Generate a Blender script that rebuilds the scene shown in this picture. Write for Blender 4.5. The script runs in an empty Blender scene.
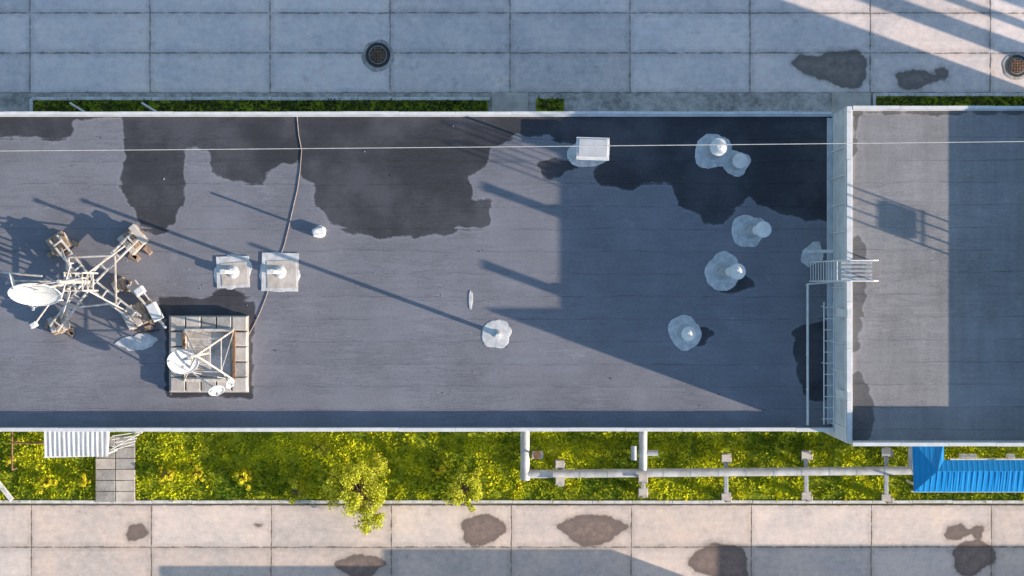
import bpy, math, random
import numpy as np
from mathutils import Vector, Matrix, noise as mnoise
random.seed(7); rng=np.random.default_rng(7)
F=1600.0; ZC=80.0
def W(px,py,z=0.0):
    s=(ZC-z)/F
    return Vector(((px-512)*s,(288-py)*s,z))
SUN_AZ=math.radians(20.0)   # sun lies toward +x,-y
TAN=0.265; EL=math.atan(TAN)
scene=bpy.context.scene
# ---------------- node helper ----------------
class NT:
    def __init__(s,name,rough=0.9):
        m=bpy.data.materials.new(name); m.use_nodes=True; s.mat=m
        s.t=m.node_tree; s.n=s.t.nodes; s.b=s.n['Principled BSDF']
        s.b.inputs['Roughness'].default_value=rough
        s.b.inputs['Specular IOR Level'].default_value=0.25
        s._c=None
    def put(s,sock,v):
        if hasattr(v,'is_output') : s.t.links.new(v,sock)
        else:
            try: sock.default_value=v
            except Exception: sock.default_value=(v[0],v[1],v[2],1)
    def m(s,op,a,b=0.0,c=0.0,clamp=False):
        n=s.n.new('ShaderNodeMath'); n.operation=op; n.use_clamp=clamp
        s.put(n.inputs[0],a); s.put(n.inputs[1],b); s.put(n.inputs[2],c)
        return n.outputs[0]
    def coords(s):
        if s._c is None:
            s._c=s.n.new('ShaderNodeTexCoord').outputs['Object']
        return s._c
    def xyz(s,v=None):
        n=s.n.new('ShaderNodeSeparateXYZ'); s.t.links.new(v or s.coords(),n.inputs[0]); return n.outputs
    def comb(s,x,y,z=0.0):
        n=s.n.new('ShaderNodeCombineXYZ'); s.put(n.inputs[0],x);s.put(n.inputs[1],y);s.put(n.inputs[2],z); return n.outputs[0]
    def noise(s,scale,detail=4,v=None,rough=0.55,dist=0.0,sc=None):
        n=s.n.new('ShaderNodeTexNoise'); v=v or s.coords()
        if sc:
            k=s.n.new('ShaderNodeMapping'); k.inputs['Scale'].default_value=sc
            s.t.links.new(v,k.inputs[0]); v=k.outputs[0]
        s.t.links.new(v,n.inputs['Vector'])
        n.inputs['Scale'].default_value=scale;n.inputs['Detail'].default_value=detail
        n.inputs['Roughness'].default_value=rough;n.inputs['Distortion'].default_value=dist
        return n.outputs[0]
    def white(s,v):
        n=s.n.new('ShaderNodeTexWhiteNoise'); n.noise_dimensions='3D'; s.t.links.new(v,n.inputs[0]); return n.outputs[0]
    def ramp(s,v,a,b,lo=0.0,hi=1.0):
        n=s.n.new('ShaderNodeMapRange'); n.interpolation_type='SMOOTHSTEP'
        s.put(n.inputs[0],v); n.inputs[1].default_value=a;n.inputs[2].default_value=b
        n.inputs[3].default_value=lo;n.inputs[4].default_value=hi
        return n.outputs[0]
    def mix(s,f,a,b,mode='MIX'):
        n=s.n.new('ShaderNodeMix'); n.data_type='RGBA'; n.blend_type=mode
        s.put(n.inputs[0],f); s.put(n.inputs[6],a); s.put(n.inputs[7],b)
        return n.outputs[2]
    def gray(s,v):
        return s.comb(v,v,v)
    def attr(s,name,out='Fac'):
        n=s.n.new('ShaderNodeAttribute'); n.attribute_name=name; return n.outputs[out]
    def color(s,v): s.put(s.b.inputs['Base Color'],v)
    def bump(s,h,dist=0.02,strength=0.6):
        n=s.n.new('ShaderNodeBump'); n.inputs['Distance'].default_value=dist; n.inputs['Strength'].default_value=strength
        s.t.links.new(h,n.inputs['Height']); s.t.links.new(n.outputs[0],s.b.inputs['Normal'])
def C(r,g,b): return (r,g,b,1)
def simple(name,col,var=0.25,scale=6,rough=0.7,metal=0.0,bump=0.0,dirt=None):
    k=NT(name,rough)
    f=k.ramp(k.noise(scale,4),0.3,0.7)
    c2=dirt if dirt else tuple(x*(1-var) for x in col)
    k.color(k.mix(f,C(*c2),C(*col)))
    k.b.inputs['Metallic'].default_value=metal
    if bump: k.bump(k.noise(scale*4,3),bump)
    return k.mat
# ---- roofing felt ----
def roof_mat(name,dry,wet,strip=1.0,off=0.0,streak=0.0):
    k=NT(name,0.85); x,y,z=k.xyz()
    wv=k.noise(0.35,3); wv2=k.noise(1.6,3)
    yw=k.m('ADD',k.m('ADD',y,k.m('MULTIPLY',wv,0.26)),k.m('MULTIPLY',wv2,0.10))
    yw=k.m('ADD',yw,off)
    q=k.m('DIVIDE',yw,strip); idx=k.m('FLOOR',q); fr=k.m('FRACT',q)
    d=k.m('MULTIPLY',k.m('MINIMUM',fr,k.m('SUBTRACT',1.0,fr)),strip)
    seam=k.ramp(d,0.0,0.045,1,0)
    lap=k.ramp(fr,0.03,0.12,1,0)
    r=k.white(k.comb(idx,3.3,1.0))
    q2=k.m('DIVIDE',k.m('ADD',x,k.m('MULTIPLY',r,37.0)),10.0); i2=k.m('FLOOR',q2)
    r2=k.white(k.comb(idx,i2,7.0))
    sbreak=k.ramp(k.noise(1.1,3),0.36,0.62,0.2,1)
    wr=k.noise(1.0,4,sc=(0.5,4.2,1),rough=0.6,dist=0.6)
    wrl=k.ramp(k.m('ABSOLUTE',k.m('SUBTRACT',wr,0.5)),0.0,0.03,1,0)
    wrmask=k.ramp(k.noise(0.22,2),0.40,0.56)
    wrl=k.m('MULTIPLY',wrl,wrmask)
    fine=k.noise(9,5,rough=0.75); blot=k.noise(0.38,5,rough=0.62); grit=k.noise(45,2,rough=0.8)
    val=k.m('ADD',0.94,k.m('MULTIPLY',r2,0.05))
    for t,a in ((fine,0.55),(blot,0.75),(grit,0.60),(wr,0.20)):
        val=k.m('ADD',val,k.m('MULTIPLY',k.m('SUBTRACT',t,0.5),a))
    if streak:
        sv=k.noise(1.0,4,sc=(3.0,0.35,1),rough=0.6); val=k.m('ADD',val,k.m('MULTIPLY',k.m('SUBTRACT',sv,0.5),streak))
    val=k.m('MULTIPLY',val,k.m('SUBTRACT',1.0,k.m('MULTIPLY',k.m('MULTIPLY',seam,sbreak),0.30)))
    val=k.m('MULTIPLY',val,k.m('SUBTRACT',1.0,k.m('MULTIPLY',wrl,0.13)))
    val=k.m('ADD',val,k.m('MULTIPLY',lap,0.03))
    w=k.attr('wet')
    w=k.m('ADD',w,k.m('MULTIPLY',k.m('SUBTRACT',k.noise(1.1,4,rough=0.55),0.5),0.75))
    w=k.m('ADD',w,k.m('MULTIPLY',k.m('SUBTRACT',r,0.5),0.22))
    ms=k.ramp(w,-0.05,0.06)
    rim=k.m('MULTIPLY',k.ramp(w,-0.16,-0.05,0,1),k.ramp(w,-0.04,0.02,1,0))
    inner=k.m('MULTIPLY',ms,k.ramp(blot,0.42,0.65,0,0.15))
    col=k.mix(k.m('SUBTRACT',ms,inner),C(*dry),C(*wet))
    val=k.m('ADD',val,k.m('MULTIPLY',rim,0.10))
    sc=k.ramp(k.noise(0.9,6,rough=0.75),0.58,0.70)
    col=k.mix(k.m('MULTIPLY',sc,k.m('SUBTRACT',0.24,k.m('MULTIPLY',ms,0.2))),col,C(dry[0]*1.9,dry[1]*1.85,dry[2]*1.75))
    col=k.mix(1.0,col,k.gray(val),'MULTIPLY')
    k.color(col)
    k.put(k.b.inputs['Roughness'],k.m('SUBTRACT',0.92,k.m('MULTIPLY',ms,0.08)))
    h=k.m('ADD',k.m('MULTIPLY',lap,0.28),k.m('MULTIPLY',wrl,0.25))
    h=k.m('ADD',h,k.m('MULTIPLY',wr,0.45)); h=k.m('ADD',h,k.m('MULTIPLY',fine,0.35))
    k.bump(h,0.03,0.5)
    return k.mat
# ---- concrete slab paving ----
def slab_mat(name,base,dark,ox,oy,sx,sy,stain=(0.17,0.13,0.115)):
    k=NT(name,0.92); x,y,z=k.xyz()
    wob=k.m('MULTIPLY',k.m('SUBTRACT',k.noise(1.2,3),0.5),0.08)
    qx=k.m('DIVIDE',k.m('ADD',k.m('SUBTRACT',x,ox),wob),sx); qy=k.m('DIVIDE',k.m('ADD',k.m('SUBTRACT',y,oy),wob),sy)
    ix=k.m('FLOOR',qx); iy=k.m('FLOOR',qy); fx=k.m('FRACT',qx); fy=k.m('FRACT',qy)
    dx=k.m('MULTIPLY',k.m('MINIMUM',fx,k.m('SUBTRACT',1.0,fx)),sx)
    dy=k.m('MULTIPLY',k.m('MINIMUM',fy,k.m('SUBTRACT',1.0,fy)),sy)
    d=k.m('MINIMUM',dx,dy)
    jn=k.m('MULTIPLY',k.m('SUBTRACT',k.noise(2.5,5,rough=0.7),0.5),0.18)
    joint=k.ramp(k.m('ADD',d,jn),0.005,0.05,1,0)
    edge=k.ramp(k.m('ADD',d,k.m('MULTIPLY',jn,3)),0.03,0.35,1,0)
    r=k.white(k.comb(ix,iy,2.0)); r3=k.white(k.comb(ix,iy,9.0))
    big=k.noise(0.45,5,rough=0.65); med=k.noise(3.0,5,rough=0.7); fine=k.noise(22,3,rough=0.75)
    str_=k.noise(1.0,4,sc=(0.5,7,1),rough=0.6)
    v=k.m('ADD',0.84,k.m('MULTIPLY',r,0.24))
    for t,a in ((big,0.75),(med,0.60),(fine,0.60),(str_,0.18)):
        v=k.m('ADD',v,k.m('MULTIPLY',k.m('SUBTRACT',t,0.5),a))
    v=k.m('ADD',v,0.04)
    sp=k.n.new('ShaderNodeTexVoronoi'); sp.inputs['Scale'].default_value=1.7; k.t.links.new(k.coords(),sp.inputs['Vector'])
    spot=k.m('MULTIPLY',k.ramp(k.m('ADD',sp.outputs[0],k.m('MULTIPLY',k.noise(9,3),0.12)),0.07,0.13,1,0),k.ramp(k.noise(0.5,2),0.5,0.6))
    v=k.m('MULTIPLY',v,k.m('SUBTRACT',1.0,k.m('MULTIPLY',spot,0.3)))
    dl=k.ramp(k.noise(1.3,5,rough=0.7),0.56,0.75)
    v=k.m('MULTIPLY',v,k.m('SUBTRACT',1.0,k.m('MULTIPLY',dl,0.24)))
    v=k.m('MULTIPLY',v,k.m('SUBTRACT',1.0,k.m('MULTIPLY',edge,0.16)))
    warm=k.mix(k.ramp(big,0.35,0.7),C(*base),C(base[0]*1.02,base[1]*0.95,base[2]*0.88))
    warm=k.mix(k.m('MULTIPLY',r3,0.4),warm,C(base[0]*0.9,base[1]*0.93,base[2]*0.97))
    col=k.mix(1.0,warm,k.gray(v),'MULTIPLY')
    w=k.m('ADD',k.attr('wet'),k.m('MULTIPLY',k.m('SUBTRACT',k.noise(1.9,5,rough=0.6),0.5),0.5))
    ms=k.ramp(w,-0.04,0.08); halo=k.ramp(w,-0.30,0.0,0,0.22)
    col=k.mix(halo,col,C(*dark))
    inner=k.ramp(w,0.0,0.5)
    col=k.mix(k.m('MULTIPLY',ms,0.9),col,k.mix(k.m('MULTIPLY',inner,k.ramp(med,0.3,0.7)),C(*stain),C(stain[0]*1.8,stain[1]*1.7,stain[2]*1.65)))
    col=k.mix(k.m('MULTIPLY',joint,0.75),col,C(*dark))
    k.color(col)
    h=k.m('SUBTRACT',k.m('MULTIPLY',med,0.4),joint); h=k.m('ADD',h,k.m('MULTIPLY',fine,0.3))
    k.bump(h,0.03,0.5)
    return k.mat

M={}
M['roofL']=roof_mat('roofing_felt',(0.235,0.233,0.262),(0.062,0.062,0.072),1.0,0.2)
M['roofR']=roof_mat('roofing_felt_grey',(0.32,0.305,0.305),(0.15,0.145,0.145),0.95,0.1,0.35)
M['slabT']=slab_mat('concrete_slabs_back',(0.90,0.79,0.755),(0.17,0.15,0.135),-24.1,9.75,6.0,2.0,(0.18,0.155,0.14))
M['slabB']=slab_mat('concrete_slabs_front',(0.76,0.655,0.59),(0.17,0.13,0.10),-24.05,-10.85,6.0,2.1)
M['white']=simple('white_painted_metal',(0.84,0.83,0.82),0.15,3,0.45)
M['galv']=simple('galvanised_steel',(0.55,0.57,0.60),0.25,5,0.45,0.3)
M['steelw']=simple('pale_painted_steel',(0.74,0.72,0.70),0.3,4,0.5,dirt=(0.50,0.43,0.36))
M['rust']=simple('rusty_steel',(0.30,0.17,0.10),0.5,8,0.8)
M['conc']=simple('rough_concrete',(0.48,0.45,0.42),0.35,2.2,0.95,bump=0.03)
M['concw']=simple('pale_concrete_tile',(0.68,0.61,0.54),0.25,1.6,0.9,bump=0.02,dirt=(0.48,0.42,0.37))
M['kerb']=simple('whitewashed_kerb',(0.80,0.79,0.78),0.3,3,0.9,bump=0.02,dirt=(0.55,0.53,0.49))
M['seal']=simple('grey_mastic_sealant',(0.80,0.78,0.76),0.3,3.0,0.8,bump=0.01,dirt=(0.52,0.52,0.53))
M['brick']=simple('weathered_brick',(0.50,0.36,0.26),0.45,5,0.95,bump=0.03)
M['plaster']=simple('pale_plaster',(0.66,0.67,0.68),0.2,1.2,0.95,dirt=(0.52,0.53,0.54))
M['glass']=simple('window_glass',(0.05,0.06,0.08),0.3,1,0.08)
M['cable']=simple('pale_brown_cable',(0.52,0.42,0.37),0.3,3,0.8)
M['wire']=simple('pale_wire',(0.70,0.70,0.68),0.2,3,0.6)
M['black']=simple('dark_cast_iron',(0.09,0.085,0.085),0.4,8,0.7)
M['bark']=simple('bark',(0.22,0.16,0.10),0.4,9,0.95)
M['pipe']=simple('insulated_pipe_foil',(0.62,0.62,0.62),0.3,1.8,0.5,0.1,dirt=(0.42,0.42,0.42))
def ribbed(name,col,axis,sp,rough=0.4):
    k=NT(name,rough); o=k.xyz(); a=o[axis]
    fr=k.m('FRACT',k.m('DIVIDE',a,sp)); t=k.ramp(k.m('ABSOLUTE',k.m('SUBTRACT',fr,0.5)),0.25,0.45)
    n=k.noise(2.0,4)
    c=k.mix(k.ramp(n,0.3,0.7,0,0.25),C(*col),C(*[q*0.6 for q in col]))
    c=k.mix(k.m('MULTIPLY',t,0.25),c,C(*[q*0.5 for q in col])); k.color(c); k.bump(t,0.02,0.5)
    return k.mat
M['blue']=ribbed('blue_corrugated_sheet',(0.012,0.28,0.68),0,0.25)
M['wrib']=ribbed('white_ribbed_sheet',(0.80,0.81,0.82),0,0.28)
k=NT('yard_ground',1.0); n1=k.noise(0.08,5); n2=k.noise(1.5,5,rough=0.7)
k.color(k.mix(k.ramp(n1,0.4,0.6),k.mix(n2,C(0.30,0.27,0.24),C(0.40,0.37,0.33)),k.mix(n2,C(0.07,0.09,0.03),C(0.16,0.17,0.06)))); M['ground']=k.mat
def leafmat(name,trans=0.35):
    k=NT(name,0.75); a=k.attr('Col','Color'); k.color(a)
    tr=k.n.new('ShaderNodeBsdfTranslucent'); k.t.links.new(a,tr.inputs[0])
    mx=k.n.new('ShaderNodeMixShader'); mx.inputs[0].default_value=trans
    k.t.links.new(k.b.outputs[0],mx.inputs[1]); k.t.links.new(tr.outputs[0],mx.inputs[2])
    k.t.links.new(mx.outputs[0],k.n['Material Output'].inputs['Surface'])
    return k.mat
M['leaf']=leafmat('leaves'); M['grass']=leafmat('grass_blades',0.3)
k=NT('turf',1.0); a=k.noise(1.3,5,rough=0.7); b=k.noise(0.5,3)
k.color(k.mix(k.ramp(b,0.35,0.65),k.mix(k.ramp(a,0.3,0.7),C(0.07,0.13,0.008),C(0.36,0.42,0.02)),k.mix(k.ramp(a,0.3,0.7),C(0.16,0.21,0.012),C(0.54,0.55,0.03)))); k.bump(k.noise(6,5),0.06,0.8); M['turf']=k.mat

# ---------------- mesh builder ----------------
def frame(d):
    d=Vector(d).normalized(); u=d.orthogonal().normalized(); return u,d.cross(u)
class MB:
    def __init__(s): s.v=[];s.f=[];s.mi=[];s.ms=[];s.sm=[]
    def mat(s,m):
        if m not in s.ms: s.ms.append(m)
        return s.ms.index(m)
    def add(s,vs,fs,m,smooth=False):
        o=len(s.v); s.v+=[tuple(v) for v in vs]; i=s.mat(m)
        for f in fs: s.f.append([o+q for q in f]); s.mi.append(i); s.sm.append(smooth)
    def box(s,c,d,m,rz=0.0,b=0.0,R=None):
        c=Vector(c); hx,hy,hz=[q/2 for q in d]
        R=R or Matrix.Rotation(rz,3,'Z')
        b=b or min(0.03,min(hx,hy,hz)*0.25)
        ring=[]
        for z,i in ((-hz,b),(-hz+b,0),(hz-b,0),(hz,b)):
            ring.append([R@Vector(p)+c for p in ((-hx+i,-hy+i,z),(hx-i,-hy+i,z),(hx-i,hy-i,z),(-hx+i,hy-i,z))])
        vs=sum(ring,[]); fs=[(3,2,1,0),(12,13,14,15)]
        for r in range(3):
            for q in range(4):
                a=r*4+q; e=r*4+(q+1)%4; fs.append((a,e,e+4,a+4))
        s.add(vs,fs,m)
    def tube(s,p0,p1,r0,m,r1=None,seg=10,cap=True,smooth=True):
        p0=Vector(p0);p1=Vector(p1); r1=r0 if r1 is None else r1; u,w=frame(p1-p0)
        vs=[];
        for p,r in ((p0,r0),(p1,r1)):
            for i in range(seg):
                a=2*math.pi*i/seg; vs.append(p+u*math.cos(a)*r+w*math.sin(a)*r)
        fs=[(i,(i+1)%seg,seg+(i+1)%seg,seg+i) for i in range(seg)]
        s.add(vs,fs,m,smooth)
        if cap: s.add(vs,[tuple(reversed(range(seg))),tuple(range(seg,2*seg))],m)
    def path(s,pts,r,m,seg=8):
        for a,b in zip(pts[:-1],pts[1:]): s.tube(a,b,r,m,seg=seg)
    def beam(s,p0,p1,w,h,m):
        p0=Vector(p0);p1=Vector(p1); d=(p1-p0); L=d.length; d.normalize()
        up=Vector((0,0,1)) if abs(d.z)<0.95 else Vector((1,0,0))
        y=up.cross(d).normalized(); z=d.cross(y)
        R=Matrix((d,y,z)).transposed()
        s.box((p0+p1)/2,(L,w,h),m,R=R)
    def dish(s,c,d,R,m,depth=0.25,seg=28,rings=6):
        c=Vector(c); u,w=frame(d); d=Vector(d).normalized(); 
        for off,flip in ((0,False),(-0.03,True)):
            vs=[c+d*off]; fs=[]
            for j in range(1,rings+1):
                r=R*j/rings
                for i in range(seg):
                    a=2*math.pi*i/seg; vs.append(c+u*r*math.cos(a)+w*r*math.sin(a)+d*(depth*R*(j/rings)**2+off))
            for i in range(seg):
                fs.append((0,1+i,1+(i+1)%seg))
            for j in range(rings-1):
                for i in range(seg):
                    a=1+j*seg+i;b=1+j*seg+(i+1)%seg; fs.append((a,a+seg,b+seg,b))
            if flip: fs=[tuple(reversed(f)) for f in fs]
            s.add(vs,fs,m,True)
        rim=[c+u*R*math.cos(2*math.pi*i/seg)+w*R*math.sin(2*math.pi*i/seg)+d*depth*R for i in range(seg+1)]
        s.path(rim,0.025,m,6)
        f=c+d*(R*0.8)
        for i in range(3):
            a=2*math.pi*i/3; s.tube(c+u*R*.9*math.cos(a)+w*R*.9*math.sin(a)+d*depth*R*.9,f,0.014,M['galv'],seg=5)
        s.tube(f-d*0.08,f+d*0.08,0.06,M['galv'],seg=8)
    def splat(s,c,rx,ry,m,hh=0.05,seed=0,seg=110,amp=0.12,rz=0.0):
        c=Vector(c); rs=[]
        for i in range(seg):
            a=2*math.pi*i/seg
            n=mnoise.noise(Vector((math.cos(a)*0.9+seed*7.1,math.sin(a)*0.9,seed)))*1.5+mnoise.noise(Vector((math.cos(a)*2.2+seed,math.sin(a)*2.2,seed+5)))*0.5+mnoise.noise(Vector((math.cos(a)*12+seed,math.sin(a)*12,seed+9)))*0.30
            rs.append(1+amp*n*1.6)
        vs=[c+Vector((0,0,hh))]; fs=[]
        for t,z in ((0.5,hh),(0.95,hh*0.9),(1.0,0.002)):
            for i in range(seg):
                a=2*math.pi*i/seg; q=rs[i] if t>0.6 else 1.0; x=rx*q*t*math.cos(a); y=ry*q*t*math.sin(a)
                vs.append(c+Vector((x*math.cos(rz)-y*math.sin(rz),x*math.sin(rz)+y*math.cos(rz),z)))
        for i in range(seg): fs.append((0,1+i,1+(i+1)%seg))
        for j in range(2):
            for i in range(seg):
                a=1+j*seg+i;b=1+j*seg+(i+1)%seg; fs.append((a,a+seg,b+seg,b))
        s.add(vs,fs,m,False)
    def obj(s,name,origin=(0,0,0),parent=None):
        o=Vector(origin); me=bpy.data.meshes.new(name)
        me.from_pydata([(v[0]-o.x,v[1]-o.y,v[2]-o.z) for v in s.v],[],s.f)
        for m in s.ms: me.materials.append(m)
        me.polygons.foreach_set('material_index',s.mi); me.polygons.foreach_set('use_smooth',s.sm)
        me.update(); ob=bpy.data.objects.new(name,me); ob.location=o; scene.collection.objects.link(ob)
        if parent: ob.parent=parent
        return ob
def empty(name):
    e=bpy.data.objects.new(name,None); scene.collection.objects.link(e); return e
# ---------------- grids with signed-distance attribute ----------------
def sdf(P,poly):
    poly=np.array(poly); n=len(poly); best=np.full(len(P),1e9); inside=np.zeros(len(P),bool)
    for i in range(n):
        a=poly[i];b=poly[(i+1)%n]; ab=b-a; t=np.clip(((P-a)@ab)/(ab@ab+1e-12),0,1)
        d=np.linalg.norm(P-(a+t[:,None]*ab),axis=1); best=np.minimum(best,d)
        c=((a[1]>P[:,1])!=(b[1]>P[:,1])); 
        if abs(b[1]-a[1])>1e-9:
            xi=a[0]+(P[:,1]-a[1])*(b[0]-a[0])/(b[1]-a[1]); inside^=(c&(P[:,0]<xi))
    return np.where(inside,best,-best)
def grid(name,x0,x1,y0,y1,res,z,mat,polys=(),parent=None,disp=None):
    nx=int((x1-x0)/res)+1; ny=int((y1-y0)/res)+1
    xs=np.linspace(x0,x1,nx); ys=np.linspace(y0,y1,ny); X,Y=np.meshgrid(xs,ys)
    P=np.stack([X.ravel(),Y.ravel()],1)
    Z=np.full(len(P),z)
    if disp:
        Z=Z+np.array([disp(p[0],p[1]) for p in P])
    V=np.concatenate([P,Z[:,None]],1)
    i=np.arange((nx-1)*(ny-1)); r=i//(nx-1); c=i%(nx-1); a=r*nx+c
    Fs=np.stack([a,a+1,a+nx+1,a+nx],1)
    me=bpy.data.meshes.new(name); me.vertices.add(len(V)); me.vertices.foreach_set('co',V.ravel())
    me.loops.add(len(Fs)*4); me.loops.foreach_set('vertex_index',Fs.ravel().astype(np.int32))
    me.polygons.add(len(Fs)); me.polygons.foreach_set('loop_start',np.arange(0,len(Fs)*4,4,dtype=np.int32))
    me.polygons.foreach_set('loop_total',np.full(len(Fs),4,dtype=np.int32))
    me.update(calc_edges=True); me.polygons.foreach_set('use_smooth',np.ones(len(Fs),bool))
    w=np.full(len(P),-3.0)
    for p in polys: w=np.maximum(w,sdf(P,p))
    at=me.attributes.new('wet','FLOAT','POINT'); at.data.foreach_set('value',w.astype(np.float32))
    me.materials.append(mat); ob=bpy.data.objects.new(name,me); scene.collection.objects.link(ob)
    if parent: ob.parent=parent
    return ob
def pp(pts,z): return [tuple(W(a,b,z)[:2]) for a,b in pts]
def ell(px,py,w,h,z=0,sd=0):
    return pp([(px+w/2*math.cos(t)*(1+.18*math.sin(3*t+sd)),py+h/2*math.sin(t)*(1+.15*math.cos(2*t+sd))) for t in np.linspace(0,2*math.pi,20)[:-1]],z)

# ---------------- ground ----------------
mb=MB(); mb.add([(-600,-600,-0.03),(600,-600,-0.03),(600,600,-0.03),(-600,600,-0.03)],[(0,1,2,3)],M['ground']); mb.obj('ground')
topst=[pp([(789,62),(800,54),(818,56),(830,50),(858,50),(868,60),(866,78),(858,90),(842,88),(830,82),(812,78),(797,70)],0),ell(915,79,44,20,0,2),ell(943,73,16,12,0,4),ell(985,98,20,6),ell(560,100,60,7,0,3),ell(700,99,110,6,0,3)]
grid('concrete_road',-42,46,9.75,24,0.12,0.0,M['slabT'],topst)
botst=[ell(137,532,21,20,0,1),ell(482,530,46,32,0,2),ell(592,530,68,29,0,3),ell(722,562,60,40,0,5),ell(956,532,26,18,0,1),ell(978,532,15,15,0,4),ell(972,558,44,36,0,2),ell(360,566,50,22,0,3),ell(255,525,14,3,0,3)]
grid('pavement',-42,46,-24,-10.85,0.12,0.0,M['slabB'],botst)
k=NT('rough_cast_concrete',0.95); n=k.noise(2.2,6,rough=0.75); n2=k.noise(0.6,4)
k.color(k.mix(k.ramp(n2,0.4,0.65),k.mix(k.ramp(n,0.3,0.7),C(0.26,0.24,0.22),C(0.62,0.57,0.53)),k.mix(k.ramp(n,0.3,0.7),C(0.42,0.39,0.36),C(0.76,0.7,0.65)))); k.bump(n,0.08,1); M['rc']=k.mat
grid('apron',-42,46,7.6,9.745,0.3,0.02,M['rc'])
# ---------------- building ----------------
bld=empty('flat_roofed_building')
ZL=9.0; YF=-6.29; YB=7.79; XW=14.2; XL=-40.0
ZR=12.2; YFR=-6.58; YBR=7.69; XP=22.3; XR=31.5
def walls(name,x0,x1,y0,y1,z1,mat=M['plaster']):
    m=MB(); m.box(((x0+x1)/2,(y0+y1)/2,z1/2-0.05),(x1-x0,y1-y0,z1+0.1-0.02),mat,b=0.01)
    m.obj(name,parent=bld)
walls('walls_low_wing',XL,XW-0.01,YF,YB,ZL-0.03)
walls('walls_high_wing',XW,XP,YFR,YBR,ZR-0.03)
walls('walls_end_wing',XP+0.01,XR,YFR,YBR,ZR+1.09)
m=MB()
for (x0,x1,y,sg,zs) in ((XL+1.5,XW-1.5,YF,-1,(1.6,4.6,7.4)),(XL+1.5,XW-1.5,YB,1,(1.6,4.6,7.4)),(XW+1,XR-1,YFR,-1,(4.8,7.6,10.2)),(XW+1,XR-1,YBR,1,(1.6,4.6,7.4,10.2))):
    x=x0
    while x<x1-1.4:
        for z in zs:
            m.box((x+0.8,y+sg*0.012,z),(1.6,0.05,1.5),M['white']); m.box((x+0.42,y+sg*0.03,z),(0.68,0.05,1.3),M['glass']); m.box((x+1.18,y+sg*0.03,z),(0.68,0.05,1.3),M['glass'])
            m.box((x+0.8,y+sg*0.09,z-0.8),(1.8,0.2,0.06),M['white'])
        x+=3.0
m.obj('windows',parent=bld)
wetL=[pp([(-60,90),(-60,140),(20,139),(74,140),(78,122),(120,118),(124,150),(122,185),(132,205),(140,226),(158,232),(178,226),(183,200),(184,150),(208,150),(212,172),(232,181),(262,183),(272,168),(300,158),(304,176),(314,184),(318,205),(330,226),(372,233),(380,238),(415,230),(416,234),(455,230),(490,226),(490,203),(468,202),(470,178),(484,165),(492,148),(520,138),(545,138),(575,146),(602,160),(592,172),(600,182),(632,188),(664,180),(672,186),(680,205),(705,222),(722,225),(735,208),(748,198),(775,212),(806,223),(846,220),(846,90)],ZL),
      pp([(162,300),(253,302),(256,345),(250,396),(168,395),(163,330)],ZL),
      pp([(790,330),(800,322),(830,318),(832,395),(812,398),(797,378)],ZL),
      ell(735,283,36,20,ZL,1),ell(230,297,36,16,ZL,2),ell(700,335,28,22,ZL,2),ell(555,168,40,18,ZL,2)]
grid('roof_low_wing',XL,XW,YF+0.12,YB-0.15,0.1,ZL,M['roofL'],wetL,parent=bld)
wetR=[pp([(850,110),(1060,108),(1060,115),(862,116),(858,150),(850,160)],ZR),ell(856,275,18,80,ZR,1),ell(854,330,18,40,ZR,3),ell(862,420,24,50,ZR,1),ell(857,392,14,40,ZR,2)]
grid('roof_high_wing',XW+0.15,XP,YFR+0.12,YBR-0.15,0.1,ZR,M['roofR'],wetR,parent=bld)
grid('roof_end_wing',XP+0.2,XR-0.05,YFR+0.2,YBR-0.15,0.3,ZR+1.08,M['roofR'],parent=bld)
# parapets
m=MB(); HL=0.54
m.box(((XL+XW)/2,YF+0.065,ZL+HL/2-0.02),(XW-XL-0.02,0.11,HL),M['plaster'],b=0.01)
m.box(((XL+XW)/2,YB-0.10,ZL+0.04),(XW-XL-0.02,0.18,0.20),M['plaster'],b=0.01)
m.obj('parapet_low_wing',parent=bld)
m=MB(); x=XL
while x<XW-0.1:
    L=min(2.5,XW-x-0.02); j=random.uniform(-0.010,0.010)
    m.box((x+L/2,YF+0.06+j,ZL+HL+0.0),(L-0.015,0.14,0.03),M['white']); m.box((x+L/2,YF-0.02+j,ZL+HL-0.06),(L-0.015,0.02,0.13),M['white'])
    m.box((x+L/2,YB-0.03+j,ZL+0.155),(L-0.015,0.11,0.03),M['white']); x+=2.5
m.obj('coping_low_wing',parent=bld)
m=MB(); ztop=ZL+3.38
m.box((XW+0.10,(YFR+YBR)/2,ztop-0.12),(0.19,YBR-YFR-0.02,0.22),M['plaster'],b=0.01)
m.box(((XW+XP)/2,YFR+0.065,(ZR+13.29)/2-0.02),(XP-XW-0.03,0.11,13.29-ZR),M['plaster'],b=0.01)
m.box(((XW+XP)/2+0.1,YBR-0.09,ZR+0.08),(XP-XW-0.25,0.18,0.2),M['plaster'],b=0.01)
m.obj('parapet_high_wing',parent=bld)
m=MB(); y=YFR+0.02
while y<YBR:
    L=min(2.0,YBR-y); j=random.uniform(-0.012,0.012); m.box((XW+0.05+j,y+L/2,ztop+0.01),(0.20,L-0.015,0.03),M['white']); m.box((XW-0.08+j,y+L/2,ztop-0.12),(0.02,L-0.015,0.22),M['white']); y+=2.0
x=XW
while x<XR-0.3:
    L=min(2.0,XR-x); j=random.uniform(-0.010,0.010)
    m.box((x+L/2,YFR+0.06+j,13.31),(L-0.015,0.15,0.03),M['white'])
    if x<XP: m.box((x+L/2+0.2,YBR-0.05+j,ZR+0.2),(L-0.015,0.12,0.03),M['white'])
    x+=2.0
m.obj('coping_high_wing',parent=bld)
m=MB()
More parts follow.
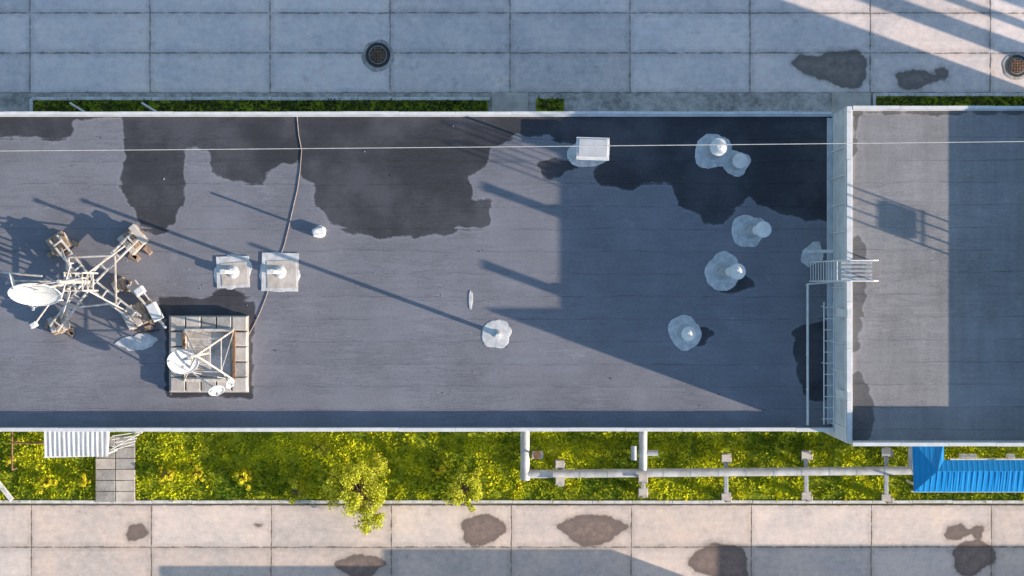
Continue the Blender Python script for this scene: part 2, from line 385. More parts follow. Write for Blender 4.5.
for i in range(int((YBR-YFR)/1.2)):
    y=YFR+0.6+i*1.2; m.box((XW-0.03,y,ZL+1.6),(0.05,0.05,3.1),M['white'])
m.box((XW-0.12,(YF+YB)/2,ZL+0.06),(0.22,YB-YF-0.5,0.12),M['plaster'])
m.obj('wall_cladding_ribs',parent=bld)

# ---------------- rooftop vents ----------------
def vent(name,px,py,rx,ry,h,r,seed,cap=True,tilt=(0,0),amp=0.10):
    c=W(px,py,ZL+0.012); m=MB(); m.splat(c,rx,ry,M['seal'],0.012,seed,amp=amp)
    m.tube(c+Vector((0,0,0.01)),c+Vector((0,0,0.06)),r*2.1,M['plaster'],r1=r*2.0,seg=36,smooth=False)
    m.tube(c+Vector((0,0,0.06)),c+Vector((0,0,0.25)),r*1.6,M['galv'],r1=r*1.15,seg=30)
    t=Vector((tilt[0],tilt[1],h)); p=c+Vector((0,0,0.1))
    m.tube(p,p+t*0.5,r*1.05,M['galv'],seg=28); m.tube(p+t*0.5,p+t,r*0.96,M['white'],seg=28)
    m.tube(p+t*0.5,p+t*0.53,r*1.15,M['galv'],seg=28)
    if cap:
        m.tube(p+t,p+t+Vector((0,0,0.14)),r*0.75,M['black'],seg=16)
        m.tube(p+t+Vector((0,0,0.14)),p+t+Vector((0,0,0.19)),r*1.6,M['white'],seg=36,smooth=False)
        m.tube(p+t+Vector((0,0,0.19)),p+t+Vector((0,0,0.36)),r*1.5,M['white'],r1=r*0.35,seg=36,smooth=False)
        for i in range(3):
            a=i*2.09; q=Vector((math.cos(a)*r*1.1,math.sin(a)*r*1.1,0)); m.tube(p+t*0.9+q,p+t+q+Vector((0,0,0.15)),0.012,M['galv'],seg=5)
    return m.obj(name,c)
vent('rooftop_vent',713,151,0.84,0.78,1.7,0.24,1)
vent('rooftop_vent',736,163,0.64,0.58,1.0,0.21,2)
vent('rooftop_vent',750,231,0.76,0.72,1.6,0.22,3,tilt=(0.3,0))
vent('rooftop_vent',722,272,0.78,0.82,1.8,0.22,4,tilt=(0.4,0))
vent('rooftop_vent',685,333,0.70,0.74,1.2,0.20,5)
vent('rooftop_vent',498,334,0.66,0.68,3.0,0.085,6,cap=False)
def pipe_flash(px,py,w,d,h,r,seed,rz):
    c=W(px,py,ZL+0.012); m=MB()
    m.splat(c,w*0.56,d*0.54,M['seal'],0.015,seed,amp=0.10)
    m.box(c+Vector((0,0,0.02)),(w,d,0.04),M['seal'],rz=rz)
    m.box(c+Vector((w*.05,-d*.06,0.045)),(w*.8,d*.72,0.03),M['concw'],rz=rz+0.05)
    m.tube(c+Vector((0,0,0.05)),c+Vector((0,0,0.2)),0.3,M['seal'],r1=0.15,seg=20)
    m.tube(c,c+Vector((0,0,h)),r,M['white'],seg=12)
    m.tube(c+Vector((0,0,h*0.985)),c+Vector((0,0,h*0.985+0.05)),r*1.4,M['white'],seg=12)
    m.box(c+Vector((-0.30,0.02,0.2)),(0.5,0.22,0.24),M['white'],rz=rz)
    m.obj('roof_pipe',c)
pipe_flash(233,272,1.45,1.4,2.45,0.075,11,0.03)
pipe_flash(280,272,1.62,1.7,2.45,0.075,12,-0.02)
c=W(319,232,ZL); m=MB(); m.box(c+Vector((0,0,0.15)),(0.5,0.34,0.3),M['white'],rz=0.2); m.tube(c,c+Vector((0,0,1.35)),0.055,M['white']); m.splat(c+Vector((0,0,.01)),0.33,0.26,M['seal'],0.03,4); m.obj('roof_pipe',c)
c=W(471,300,ZL+0.01); m=MB(); m.splat(c,0.09,0.42,M['seal'],0.015,3); m.obj('sealant_patch',c)
c=W(137,341,ZL+0.01); m=MB(); m.splat(c,0.85,0.38,M['seal'],0.02,8,amp=0.2); m.obj('sealant_patch',c)
c=W(812,254,ZL+0.01); m=MB(); m.splat(c,0.45,0.5,M['seal'],0.02,9,amp=0.2); m.tube(c+Vector((-.1,.1,0)),c+Vector((-.1,.1,.9)),.09,M['white']); m.tube(c+Vector((-.1,.1,.8)),c+Vector((.75,.1,.8)),.07,M['white']); m.obj('sealant_patch',c)
c=W(592,150,ZL); m=MB()
m.box(c+Vector((0,0,0.3)),(1.35,0.9,0.6),M['white'],rz=-0.03)
m.box(c+Vector((0,0,0.64)),(1.45,1.0,0.08),M['white'],rz=-0.03); m.box(c+Vector((0.02,0.02,0.70)),(1.25,0.78,0.05),M['plaster'],rz=-0.03); m.splat(c+Vector((-0.1,-0.1,0.012)),0.95,0.66,M['seal'],0.02,14)
m.tube(c+Vector((-0.72,-0.3,0.0)),c+Vector((-0.72,-0.3,1.5)),0.05,M['galv']); m.obj('roof_hatch',c)
m=MB()
for i in range(45):
    px=random.uniform(2,825); py=random.uniform(120,408); c=W(px,py,ZL+0.012); s=random.choice((0.025,0.03,0.04))
    m.box(c,(s*random.uniform(1,2),s,0.02),random.choice((M['concw'],M['conc'],M['conc'],M['black'])),rz=random.uniform(0,3))
m.obj('roof_debris')

# ---------------- ladders ----------------
m=MB(); yb=[W(0,y,ZL+3)[1] for y in (261,281)]
ya,yc=yb
for y in yb:
    m.path([(XW-1.0,y,ZL+0.02),(XW-0.45,y,ztop+0.2),(XW-0.40,y,ztop+1.25),(XW-0.2,y,ztop+1.42),(XW+0.75,y,ztop+1.42),(XW+1.0,y,ztop+1.2),(XW+1.05,y,ZR)],0.03,M['white'])
    m.path([(XW-0.40,y,ztop+0.75),(XW+1.0,y,ztop+0.75)],0.022,M['white'])
    m.tube((XW-0.1,y,ZL+1.6),(XW-0.75,y,ZL+1.6),0.02,M['white']); m.tube((XW+0.4,y,ZR),(XW+0.4,y,ztop+1.42),0.022,M['white'])
for i in range(11):
    t=(i+0.5)/11; x=XW-1.0+0.55*t; z=ZL+0.02+(ztop+0.2-ZL)*t; m.tube((x,ya,z),(x,yc,z),0.02,M['white'])
for i in range(5):
    yy=ya+(yc-ya)*(i+0.5)/5; m.box((XW+0.35,yy,ztop+0.06),(1.3,0.11,0.04),M['galv'])
m.obj('roof_access_ladder',(XW,ya,ZL))
m=MB(); z1=ZL+0.5
pa=W(826,302,z1); pb=W(826,424,ZL+0.3)
xa=W(824,0,z1)[0]; xb=xa+0.42
for x in (xa,xb): m.tube((x,pa.y,z1),(x,pb.y,z1),0.03,M['white'])
n=11
for i in range(n):
    y=pa.y+(pb.y-pa.y)*(i+0.5)/n; m.tube((xa,y,z1),(xb,y,z1),0.022,M['white'])
for y in (pa.y-0.2,pb.y+0.2,(pa.y+pb.y)/2): m.tube((xa,y,ZL),(xa,y,z1),0.025,M['white']); m.tube((xb,y,ZL),(xb,y,z1),0.025,M['white'])
m.obj('steel_ladder',(xa,pa.y,ZL))
m=MB(); q=[W(808,425,ZL+0.4),W(808,284,ZL+0.4),W(836,282,ZL+0.4)]
m.path(q,0.04,M['white'])
m.path([a+Vector((0,0,-0.25)) for a in q],0.025,M['white'])
for y in (425,390,355,320,285): p=W(808,y,ZL+0.4); m.tube((p.x,p.y,ZL),p,0.03,M['white'])
m.obj('roof_pipe_rail',q[0])
for yp in (312,390):
    y=W(0,yp,ZL)[1]; m=MB(); m.box((XW-0.13,y,ztop-0.3),(0.14,0.34,2.4),M['white']); m.box((XW-0.13,y,ztop+0.93),(0.2,0.40,0.05),M['white']); m.obj('edge_shadow_post',(XW,y,ztop))  # unseen edge posts, added to cast the thick shadows on the low roof

# ---------------- antenna structures ----------------
def pile(m,c,s,seed,rz):
    rr=random.Random(seed); R=Matrix.Rotation(rz,3,'Z')
    for L in range(3):
        for i in (-1,0,1):
            off=R@(Vector((i*s*0.33,rr.uniform(-.06,.06),0)) if L%2==0 else Vector((rr.uniform(-.06,.06),i*s*0.33,0)))
            d=(s*0.30,s*rr.uniform(.8,1.0),0.16) if L%2==0 else (s*rr.uniform(.8,1.0),s*0.30,0.16)
            m.box(c+off+Vector((0,0,0.09+0.17*L)),d,M['brick'] if rr.random()<0.5 else M['concw'],rz=rz+rr.uniform(-.08,.08))
    for i in range(3):
        a=rr.uniform(0,6.28); m.box(c+Vector((math.cos(a)*s*.75,math.sin(a)*s*.75,.08)),(s*.4,s*.22,.14),M['brick'],rz=rr.uniform(0,3))
A=W(95,282,ZL)
feet=[W(61,243,ZL),W(135,240,ZL),W(137,316,ZL),W(61,324,ZL)]
m=MB()
for i,f in enumerate(feet): pile(m,f,(0.85,1.0,1.0,0.8)[i],i+1,(0.6,0.75,0.5,0.3)[i])
pile(m,W(121,285,ZL),0.55,9,0.4)
hub=A+Vector((-0.1,0,0))
hubs=[hub+Vector((dx,dy,0)) for dx,dy in ((-.38,.38),(.38,.38),(.38,-.38),(-.38,-.38))]
Z=lambda z: Vector((0,0,z))
for i,f in enumerate(feet):
    j=(i+1)%4; d=(hub-f).normalized(); n=Vector((-d.y,d.x,0))*0.20
    m.beam(f+Z(.62)+n-d*.25,hub+Z(.62)+n,0.085,0.12,M['steelw']); m.beam(f+Z(.62)-n-d*.25,hub+Z(.62)-n,0.085,0.12,M['steelw'])
    for t in (0.02,0.35,0.65): a=f.lerp(hub,t)+Z(.68); m.beam(a-n*1.15,a+n*1.15,0.07,0.06,M['steelw'])
    m.beam(f.lerp(hub,.15)+Z(.7),hubs[i]+Z(2.2),0.06,0.06,M['steelw'])
    m.beam(f.lerp(hub,.38)+Z(.72),feet[j].lerp(hub,.38)+Z(.72),0.075,0.075,M['steelw'])
    m.beam(hubs[i]+Z(.6),hubs[i]+Z(3.2),0.07,0.07,M['steelw'])
    for z in (1.4,2.3,3.15): m.beam(hubs[i]+Z(z),hubs[j]+Z(z),0.05,0.05,M['steelw'])
    m.beam(hubs[i]+Z(1.4),hubs[j]+Z(2.3),0.035,0.035,M['steelw']); m.beam(hubs[i]+Z(2.3),hubs[j]+Z(3.15),0.035,0.035,M['steelw'])
m.tube(hub,hub+Z(5.4),0.08,M['steelw'],seg=12)
for z,l,a in ((5.2,1.0,0.15),(4.3,0.8,1.3)):
    d=Vector((math.cos(a),math.sin(a),0))*l; m.tube(hub+Z(z)-d,hub+Z(z)+d,0.035,M['steelw'])
    for t in (-1,1): q=hub+Z(z)+d*t; m.tube(q+Z(-.35),q+Z(.35),0.03,M['steelw'])
dc=W(35,290,ZL+3.6); m.dish(dc,(0.05,-1,0.48),1.08,M['white'],0.20); m.tube(dc,hub+Z(3.3),0.06,M['steelw']); m.beam(dc+Vector((.3,0,-.1)),hub+Z(2.3),0.05,.05,M['steelw'])
dc2=W(14,281,ZL+4.2); m.dish(dc2,(-1,-0.3,0.25),0.36,M['white'],0.25); m.tube(dc2,hub+Z(4.1),0.045,M['steelw'])
m.tube(W(-6,272,ZL+4.2),W(42,276,ZL+4.2),0.045,M['steelw'])
m.tube(W(34,325,ZL+2.6),W(52,300,ZL+2.6),0.04,M['steelw']); m.tube(W(52,300,ZL+2.6),hub+Z(2.6),0.04,M['steelw']); m.box(W(34,325,ZL+2.6),(0.25,0.2,0.4),M['white'],rz=0.5)
m.beam(W(128,285,ZL+0.7),W(166,328,ZL+0.5),0.10,0.10,M['steelw']); m.beam(W(135,280,ZL+0.7),W(158,312,ZL+0.5),0.06,0.06,M['steelw'])
m.box(W(155,312,ZL+0.45),(0.42,0.8,0.5),M['white'],rz=0.5); m.box(W(140,291,ZL+0.6),(0.40,0.3,0.5),M['white'],rz=0.6)
m.path([W(128,325,ZL+0.1),W(140,333,ZL+0.1),W(160,330,ZL+0.1)],0.03,M['black'])
m.obj('antenna_mast',A)

B=W(208,353,ZL); m=MB()
def tile(px0,py0,px1,py1,z,h):
    a=W(px0,py0,z);b=W(px1,py1,z); m.box(((a.x+b.x)/2,(a.y+b.y)/2,z-h/2+random.uniform(-.01,.01)),(abs(b.x-a.x)-0.045,abs(a.y-b.y)-0.045,h),M['concw'] if random.random()<.8 else M['conc'],rz=random.uniform(-.012,.012))
zt=ZL+0.42
m.box(W(209,354,ZL+0.08),(3.52,3.4,0.18),M['conc'],b=0.04)
for i in range(5): tile(170+i*15.4,316,170+(i+1)*15.4,331,zt,0.28); tile(170+i*15.4,377,170+(i+1)*15.4,392,zt,0.28)
for i in range(3): tile(170,331.5+i*15.2,186,331.5+(i+1)*15.2,zt,0.28); tile(231,331.5+i*15.2,247,331.5+(i+1)*15.2,zt,0.28)
m.box(W(208,354,ZL+0.20),(2.0,2.0,0.05),M['rc'])
cs=[W(x,y,ZL+0.45) for x,y in ((184,330),(234,330),(234,380),(184,380))]
tp=W(208,353,ZL+0.45)+Z(2.6)
for i in range(4):
    j=(i+1)%4; m.beam(cs[i],cs[j],0.12,0.12,M['rust'] if i%2 else M['steelw']); m.beam(cs[i],tp,0.07,0.07,M['steelw'])
    for t in (0.35,0.65): m.beam(cs[i].lerp(tp,t),cs[j].lerp(tp,t),0.045,0.045,M['steelw'])
    m.beam(cs[i],cs[j].lerp(tp,0.35),0.035,0.035,M['steelw'])
m.tube(tp-Z(2.5),tp+Z(1.3),0.06,M['steelw'])
d1=W(183,360,ZL+2.0); m.dish(d1,(0.15,-0.60,0.85),0.66,M['white'],0.16); m.tube(d1,tp-Z(1.0),0.045,M['steelw'])
d2=W(216,389,ZL+1.7); m.dish(d2,(0.3,-0.8,0.6),0.34,M['white'],0.25); m.tube(d2,cs[3].lerp(tp,0.4),0.035,M['steelw'])
d3=W(229,383,ZL+1.2); m.dish(d3,(0.8,-0.4,0.5),0.22,M['white'],0.25); m.tube(d3,cs[2].lerp(tp,0.3),0.03,M['steelw'])
m.obj('dish_antenna_frame',B)
pts=[(297,114),(299,135),(301,150),(300,170),(297,190),(293,210),(289,228),(284,245),(278,262),(272,280),(265,298),(259,314),(252,328),(246,340),(243,352)]
m=MB(); m.path([W(a+random.uniform(-.6,.6),b,ZL+0.02) for a,b in pts],0.018,M['cable']); m.obj('roof_cable',W(297,114,ZL))
m=MB(); w0=W(-300,153,14.6); w1=W(1400,137,15.2)
P=[]
for i in range(41):
    t=i/40; p=w0.lerp(w1,t); p.z-=1.2*4*t*(1-t)*0.5; P.append(p)
m.path(P,0.016,M['wire'],6)
m.obj('overhead_wire',w0)
for w in (w0,w1):
    m=MB(); b=Vector((w.x,w.y,0)); 
    if w.x<0 and w.x>XL: b.z=ZL
    m.tube(b,(w.x,w.y,w.z+0.4),0.16,M['conc'],r1=0.10); m.beam((w.x,w.y-0.8,w.z),(w.x,w.y+0.8,w.z),0.1,0.1,M['galv'])
    for o in (-.6,0,.6): m.tube((w.x,w.y+o,w.z),(w.x,w.y+o,w.z+.2),0.05,M['white'])
    m.obj('utility_pole',b)
m=MB(); zE=ZR+1.1
for y in (-0.75,-0.3,0.2,0.62): m.tube((24.5,y,zE),(24.5,y,ZR+4.4),0.04,M['galv'])
for z in (2.0,3.3,4.3): m.tube((24.5,-0.8,ZR+z),(24.5,0.7,ZR+z),0.03,M['galv'])
m.box((24.3,0.0,ZR+2.25),(0.3,1.15,0.42),M['white']); m.obj('antenna_frame',(24.5,0,zE))
# ---------------- kerbs ----------------
def kerbrow(name,x0,x1,y,z=0.12,w=0.14,mat=None,L=2.0):
    m=MB(); x=x0
    while x<x1-0.05:
        l=min(L,x1-x); m.box((x+l/2,y+random.uniform(-.012,.012),z/2),(l-0.02,w,z),mat or M['kerb'],rz=random.uniform(-.004,.004)); x+=L
    m.obj(name,(x0,y,0))
gx=lambda px,z=0: W(px,0,z)[0]
gy=lambda py,z=0: W(0,py,z)[1]
kerbrow('kerb',-42,46,gy(501.5),0.12,0.15)
kerbrow('kerb',gx(32),gx(490),gy(99),0.15,0.16); m=MB(); m.box((gx(32),gy(108),0.075),(0.16,0.9,0.15),M['kerb']); m.obj('kerb',(gx(32),gy(108),0))
kerbrow('kerb',gx(-60),gx(30),gy(117),0.15,0.16)
kerbrow('kerb',gx(874),gx(1200),gy(95),0.15,0.16); m=MB(); m.box((gx(874),gy(103),0.075),(0.14,0.9,0.15),M['kerb']); m.obj('kerb',(gx(874),gy(103),0))
m=MB()
for a,b,cx,hh in ((492,528,99,0.12),(832,870,96,0.14)): m.box((gx((a+b)/2),gy(104),hh/2+0.02),((b-a)/20,1.1,hh),M['concw'])
m.obj('entrance_slab')
m=MB()
for x in (86,158): m.tube(W(x,113,1.2),W(x-16,103,1.2),0.05,M['white']); m.tube(W(x-16,103,0),W(x-16,103,1.2),0.04,M['white'])
m.obj('pipe_bracket')
# ---------------- turf & grass ----------------
def nz(x,y,s,o=0): return mnoise.noise(Vector((x*s,y*s,o)))
def grass(name,x0,x1,y0,y1,dens,skip=None,h=(0.03,0.12),cols=None,z0=0.03,flow=0.0):
    n=int((x1-x0)*(y1-y0)*dens); V=[];Fc=[];Cc=[]
    for i in range(n):
        x=random.uniform(x0,x1);y=random.uniform(y0,y1)
        if skip and skip(x,y): continue
        c1=nz(x,y,0.45,2); c2=nz(x,y,1.7,5); c3=nz(x,y,5,8)
        if c2+c3*0.6<-0.38 and random.random()<0.6: continue
        hh=random.uniform(*h)*(1+0.9*c2+0.5*c3); hh=max(hh,0.03)
        a=random.uniform(0,6.28); w=random.uniform(0.03,0.06)
        ln=random.uniform(0.5,1.6)*hh; b=random.uniform(0,6.28)
        t=min(1,max(0,0.50+c1*1.1+c2*0.8+random.uniform(-.25,.25)))
        ca,cb=cols; cc=(ca[0]*(1-t)+cb[0]*t,ca[1]*(1-t)+cb[1]*t,ca[2]*(1-t)+cb[2]*t,1)
        if flow and random.random()<flow*(1 if c1>0 else 0.3): cc=(0.90,0.66,0.02,1); hh+=0.08; ln=0.09; w=0.06
        dx,dy=math.cos(a)*w,math.sin(a)*w
        o=len(V); tx,ty=x+math.cos(b)*ln,y+math.sin(b)*ln
        V+=[(x-dx,y-dy,z0),(x+dx,y+dy,z0),(tx+dx*.6,ty+dy*.6,z0+hh),(tx-dx*.6,ty-dy*.6,z0+hh*0.9)]
        Fc.append((o,o+1,o+2,o+3)); Cc+=[cc]*4
    me=bpy.data.meshes.new(name); me.from_pydata(V,[],Fc); at=me.color_attributes.new('Col','FLOAT_COLOR','POINT')
    at.data.foreach_set('color',np.array(Cc,dtype=np.float32).ravel()); me.materials.append(M['grass'])
    ob=bpy.data.objects.new(name,me); scene.collection.objects.link(ob); return ob
pathx=(gx(95),gx(136))
skipP=lambda x,y: pathx[0]<x<pathx[1]
hump=lambda x,y: 0.05*nz(x,y,1.2,1)+0.025*nz(x,y,4,3)
grid('lawn',-42,46,gy(499.5),YF,0.2,0.03,M['turf'],disp=hump)
grass('grass',-28,29,gy(499),gy(424),210,skipP,cols=((0.09,0.17,0.010),(0.74,0.76,0.025)),flow=0.014)
grid('flower_bed',gx(34),gx(488),YB,gy(100.5),0.3,0.08,M['turf'])
grid('flower_bed',gx(876),gx(1200),YB-0.1,gy(96.5),0.3,0.08,M['turf'])
grid('flower_bed',gx(536),gx(564),YB-0.1,gy(99),0.3,0.08,M['turf'])
gc=((0.03,0.06,0.02),(0.12,0.14,0.04))
grass('grass',gx(35),gx(486),gy(114),gy(101),190,cols=gc,z0=0.08); grass('grass',gx(878),gx(1060),gy(110),gy(97.5),190,cols=gc,z0=0.08); grass('grass',gx(537),gx(563),gy(110),gy(99),190,cols=gc,z0=0.08)
m=MB()
for i in range(2):
    for j in range(6):
        a=W(96+i*20,436+j*11,0); m.box((a.x+0.5,a.y-0.27,0.12+random.uniform(-.01,.01)),(0.96,0.52,0.10),M['conc'] if random.random()<.6 else M['concw'],rz=random.uniform(-.02,.02))
m.obj('footpath')
# ---------------- plants ----------------
def foliage(name,c,R,H,nl,col,trunk=True,nclump=26,ls=(0.05,0.12)):
    c=Vector(c); mb=MB(); cl=[]
    for i in range(nclump):
        a=random.uniform(0,6.28); r=R*math.sqrt(random.random())*(0.92+0.25*math.sin(3*a+c.x)); z=H*(0.35+0.65*random.random()*(1-0.55*min(1,r/R)))
        p=c+Vector((r*math.cos(a)*(1.0),r*math.sin(a)*1.08,z)); cl.append((p,R*random.uniform(0.10,0.28)))
    if trunk:
        top=c+Vector((random.uniform(-.1,.1),random.uniform(-.1,.1),H*0.75)); mb.tube(c,c.lerp(top,0.5),0.05+0.012*H,M['bark'],r1=0.05,seg=8); mb.tube(c.lerp(top,0.5),top,0.05,M['bark'],r1=0.015,seg=7)
        for p,_ in cl: 
            s=c.lerp(top,random.uniform(0.2,0.9)); mid=s.lerp(p,0.5)+Vector((0,0,0.08)); mb.tube(s,mid,0.022,M['bark'],r1=0.015,seg=5); mb.tube(mid,p,0.015,M['bark'],r1=0.005,seg=5)
    V=mb.v; nb=len(V); Cc=[(0.2,0.15,0.1,1)]*nb
    for i in range(nl):
        p,rr=random.choice(cl); d=Vector((random.gauss(0,1),random.gauss(0,1),random.gauss(0,0.8))); d=d.normalized()*rr*random.random()**0.45
        q=p+d; s=random.uniform(*ls); u=Vector((random.gauss(0,1),random.gauss(0,1),random.gauss(0,.7))).normalized(); w=u.orthogonal().normalized(); w=Matrix.Rotation(random.uniform(0,6.28),3,u)@w
        t=w.cross(u)
        o=len(mb.v); mb.v+=[tuple(q-w*s),tuple(q+t*s*0.5),tuple(q+w*s),tuple(q-t*s*0.5)]
        mb.f.append([o,o+1,o+2,o+3]); mb.mi.append(mb.mat(M['leaf'])); mb.sm.append(False)
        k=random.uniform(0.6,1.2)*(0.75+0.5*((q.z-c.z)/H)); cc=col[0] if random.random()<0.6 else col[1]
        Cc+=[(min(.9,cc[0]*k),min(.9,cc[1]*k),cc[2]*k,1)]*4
    ob=mb.obj(name,c); at=ob.data.color_attributes.new('Col','FLOAT_COLOR','POINT'); at.data.foreach_set('color',np.array(Cc,dtype=np.float32).ravel())
    return ob
yg=((0.84,0.82,0.09),(0.50,0.56,0.05))
foliage('young_tree',W(361,487,0.02),1.62,2.4,9500,yg,nclump=85,ls=(0.04,0.09))
foliage('young_tree',W(465,487,0.02),1.0,1.6,3800,yg,nclump=42,ls=(0.04,0.09))
yl=((0.92,0.80,0.05),(0.75,0.68,0.06))
for x,y,r in ((168,472,0.45),(199,474,0.32),(244,478,0.45),(295,490,0.6),(48,482,0.45),(86,480,0.28),(322,447,0.5),(440,470,0.4),(12,462,0.3)):
    foliage('flowering_shrub',W(x,y,0.02),r,0.7,800,yl if r<0.47 else yg,nclump=14,ls=(0.05,0.10))
# ---------------- heating pipes ----------------
m=MB(); zp=1.1; r=0.23
def jp(pts,r):
    for a,b in zip(pts[:-1],pts[1:]):
        m.tube(a,b,r,M['pipe'],seg=18)
        n=max(1,int((b-a).length/1.3))
        for i in range(n+1):
            t=i/n; c=a.lerp(b,t); d=(b-a).normalized()*0.02; m.tube(c-d,c+d,r*1.05,M['galv'],seg=18)
A0=W(525,425,zp);A1=W(525,474,zp);A2=W(912,470.5,zp)
jp([A0,A1],r); jp([A1,A2],0.21); 
jp([W(643,420,zp),W(643,470,zp)],r*0.9)
jp([W(912,470.5,zp),W(912,440,zp)],0.2)
m.tube(A1,A1+Vector((0,-0.3,0)),0.24,M['pipe'],seg=18)
m.tube(W(532,455,zp),W(543,455,zp),0.2,M['galv']); m.tube(W(537,455,zp),W(537,455,zp+0.5),0.05,M['galv']); m.tube(W(537,455,zp+0.5),W(537,455,zp+0.53),0.2,M['rust'])
m.tube(W(643,453,zp),W(658,453,zp),0.15,M['galv']); m.tube(W(634,446,zp),W(634,460,zp),0.16,M['galv'])
m.obj('heating_pipeline',A1)
for x,y0,y1 in ((560,464,481),(643,478,492),(726,458,497),(806,455,496),(886,452,498)):
    m=MB(); ym=(y0+y1)/2
    for yy in (y0,y1): 
        p=W(x,yy,0); m.box((p.x,p.y,0.5),(0.3,0.3,1.0),M['conc']); m.box((p.x,p.y,0.04),(0.5,0.5,0.1),M['conc'])
    m.beam(W(x,y0-2,0.82),W(x,y1+2,0.82),0.2,0.14,M['galv'])
    for yy in (y0,y1): m.beam(W(x,yy,0.9),W(x,yy,1.5),0.12,0.12,M['steelw']); m.box(W(x,yy,1.5),(0.42,0.34,0.06),M['concw'])
    m.obj('pipe_support',W(x,ym,0))
# ---------------- blue canopy ----------------
m=MB(); zE2=3.0
a=W(914,491,zE2); b=W(1075,491,zE2)
def sheet(pts,mat,t=0.04):
    vs=[Vector(p) for p in pts]; n=len(vs); vv=vs+[v-Vector((0,0,t)) for v in vs]
    fs=[tuple(range(n)),tuple(reversed(range(n,2*n)))]+[(i,i+n,(i+1)%n+n,(i+1)%n) for i in range(n)]
    m.add(vv,[tuple(reversed(f)) for f in fs],mat)
sheet([W(914,492,zE2),W(1080,492,zE2),W(1080,471,zE2+0.45),W(938,471,zE2+0.45)],M['blue'])
sheet([W(938,471,zE2+0.45),W(1080,471,zE2+0.45),W(1080,460,zE2+0.25),W(944,460,zE2+0.25)],M['blue'])
sheet([W(914,492,zE2),W(938,471,zE2+0.45),W(944,460,zE2+0.25),W(944,440,zE2+0.1),W(912,440,zE2)],M['blue'])
for x in np.arange(a.x+0.2,b.x,0.28):
    p0=Vector((x,W(0,491,zE2)[1],zE2+0.02)); p1=Vector((x,W(0,472,zE2+.45)[1],zE2+0.46)); xr=W(938,0,zE2+.45)[0]
    if x<xr:
        t=(x-a.x)/(xr-a.x); p1=p0.lerp(p1,max(t,0.05))
    m.beam(p0,p1,0.035,0.02,M['blue'])
m.box(W(994,491.5,zE2-0.1),(8.0,0.05,0.16),M['white'])
for x in (922,1000,1070): q=W(x,488,zE2); m.tube((q.x,q.y,0),(q.x,q.y,zE2),0.07,M['steelw'])
m.box((W(1000,0,0)[0]-1,gy(480),0.1),(6.5,1.2,0.2),M['conc'])
m.obj('entrance_canopy',a)
m=MB()
for x in (963,972,1010): m.box(W(x,456,0.25),(0.35,0.22,0.5),M['white'])
m.tube(W(950,459,.6),W(1080,459,.6),0.05,M['steelw']); m.obj('gas_meter_box',W(965,456,0))
# ---------------- white canopy left ----------------
m=MB(); z=2.7
sheet([W(44,458,z-0.1),W(108,456,z-0.1),W(110,424,z+0.3),W(44,424,z+0.3)],M['wrib'])
for x in np.linspace(45,107,14): m.beam(W(x,457,z-0.06),W(x,425,z+0.34),0.04,0.03,M['white'])
for x in (47,104): q=W(x,455,z-.1); m.tube((q.x,q.y,0),q,0.05,M['steelw'])
m.obj('door_canopy',W(44,458,z))
m=MB()
for i in range(5): m.tube(W(112,436+i*3.5,1.6-i*.25),W(140-i*1.5,432+i*3,1.6-i*.25),0.03,M['white'])
m.path([W(110,450,1.0),W(125,441,1.4),W(142,432,1.8)],0.04,M['white']); m.obj('stair_handrail',W(112,440,1))
m=MB(); m.path([W(12,425,1.0),W(12,470,1.0)],0.05,M['rust']); m.path([W(12,443,1.0),W(44,443,1.0)],0.05,M['rust'])
for x,y in ((12,470),(12,443),(44,443)): q=W(x,y,1); m.tube((q.x,q.y,0),q,0.035,M['rust'])
m.obj('pipe_railing',W(12,443,1))
m=MB(); m.beam(W(-4,480,0.08),W(12,500,0.08),0.25,0.16,M['kerb']); m.obj('kerb',W(0,490,0))
# ---------------- manholes ----------------
def manhole(px,py,r):
    c=W(px,py,0.012); m=MB(); m.splat(c,r*1.3,r*1.25,M['rc'],0.012,px,amp=0.06); m.tube(c,c+Vector((0,0,0.03)),r,M['black'],seg=32,smooth=False)
    m.tube(c,c+Vector((0,0,0.04)),r*0.74,M['conc'],seg=28,smooth=False); m.tube(c,c+Vector((0,0,0.048)),r*0.68,M['black'],seg=28,smooth=False)
    for i in range(-2,3):
        l=math.sqrt(max(0,(r*.6)**2-(i*r*.24)**2)); m.box(c+Vector((0,i*r*.24,0.052)),(2*l,0.05,0.02),M['rust']); m.box(c+Vector((i*r*.24,0,0.050)),(0.05,2*l,0.02),M['rust'])
    m.obj('manhole_cover',c)
manhole(378,55,0.62); manhole(1017,66,0.55)
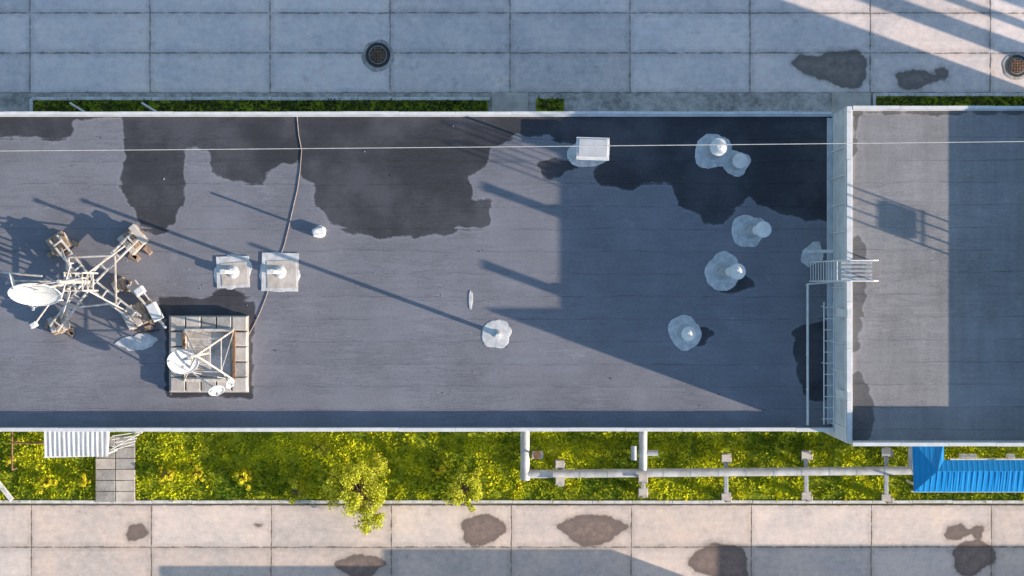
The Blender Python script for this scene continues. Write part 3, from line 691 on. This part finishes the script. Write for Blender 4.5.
# ---------------- unseen shadow casters added outside the frame ----------------
def shadow_house(name,px0,px1,y0,y1,h,mat):
    m=MB(); x0,x1=gx(px0),gx(px1); m.box(((x0+x1)/2,(y0+y1)/2,h/2),(x1-x0,abs(y1-y0),h),mat); m.box(((x0+x1)/2,(y0+y1)/2,h+0.02),(x1-x0+.0,abs(y1-y0),0.1),M['conc'])
    for x in np.arange(x0+1.5,x1-1,3.2): m.box((x,max(y0,y1)+0.02,1.15),(2.3,0.06,2.2),M['steelw'])
    m.obj(name)
shadow_house('offframe_shadow_block',600,828,-17.0,-23,3.0,M['brick']); shadow_house('offframe_shadow_block',945,1300,-17.0,-23,3.15,M['brick']); shadow_house('offframe_shadow_block',330,560,-17.0,-23,2.35,M['brick'])  # guessed low blocks, sized and placed to shade the lower pavement
def ray(x0,px): return gx(px),gy((px-x0)*math.tan(SUN_AZ))
for x0,px,rr,h in ((880,1260,0.42,11),(955,1300,0.2,10)):  # added columns that cut the light on the back road into bands
    x,y=ray(x0,px); m=MB(); m.tube((x,y,0),(x,y,h),rr*1.1,M['brick'],r1=rr*0.9,seg=20); m.tube((x,y,h),(x,y,h+.3),rr*1.15,M['conc'],seg=20); m.obj('offframe_shadow_column',(x,y,0))
x,y=ray(1000,1400); m=MB(); m.box((x+6,y+6,4),(12,12,8),M['brick']); m.obj('offframe_shadow_building',(x,y,0))  # added block that shades the road beyond the last light band
# ---------------- light ----------------
w=bpy.data.worlds.new("World"); scene.world=w; w.use_nodes=True
nt=w.node_tree; sky=nt.nodes.new('ShaderNodeTexSky'); sky.sky_type='NISHITA'; sky.sun_disc=False
sky.sun_elevation=EL; D=Vector((math.cos(SUN_AZ)*math.cos(EL),-math.sin(SUN_AZ)*math.cos(EL),math.sin(EL)))
sky.sun_rotation=math.atan2(D.x,D.y); sky.ozone_density=2.6; sky.air_density=1.2; sky.dust_density=0.5
nt.links.new(sky.outputs[0],nt.nodes['Background'].inputs[0]); nt.nodes['Background'].inputs[1].default_value=0.225
L=bpy.data.lights.new('sun','SUN'); L.energy=7.8; L.angle=math.radians(0.5); L.color=(1.0,0.85,0.69)
lo=bpy.data.objects.new('sun',L); lo.rotation_euler=D.to_track_quat('Z','Y').to_euler(); scene.collection.objects.link(lo)
cam=bpy.data.cameras.new('camera'); co=bpy.data.objects.new('camera',cam); co.location=(0,0,ZC); co.rotation_euler=(0,0,0)
cam.sensor_width=36; cam.lens=36*F/1024; cam.clip_end=2000; scene.collection.objects.link(co); scene.camera=co
scene.view_settings.view_transform='Standard'; scene.view_settings.look='None'; scene.view_settings.exposure=0
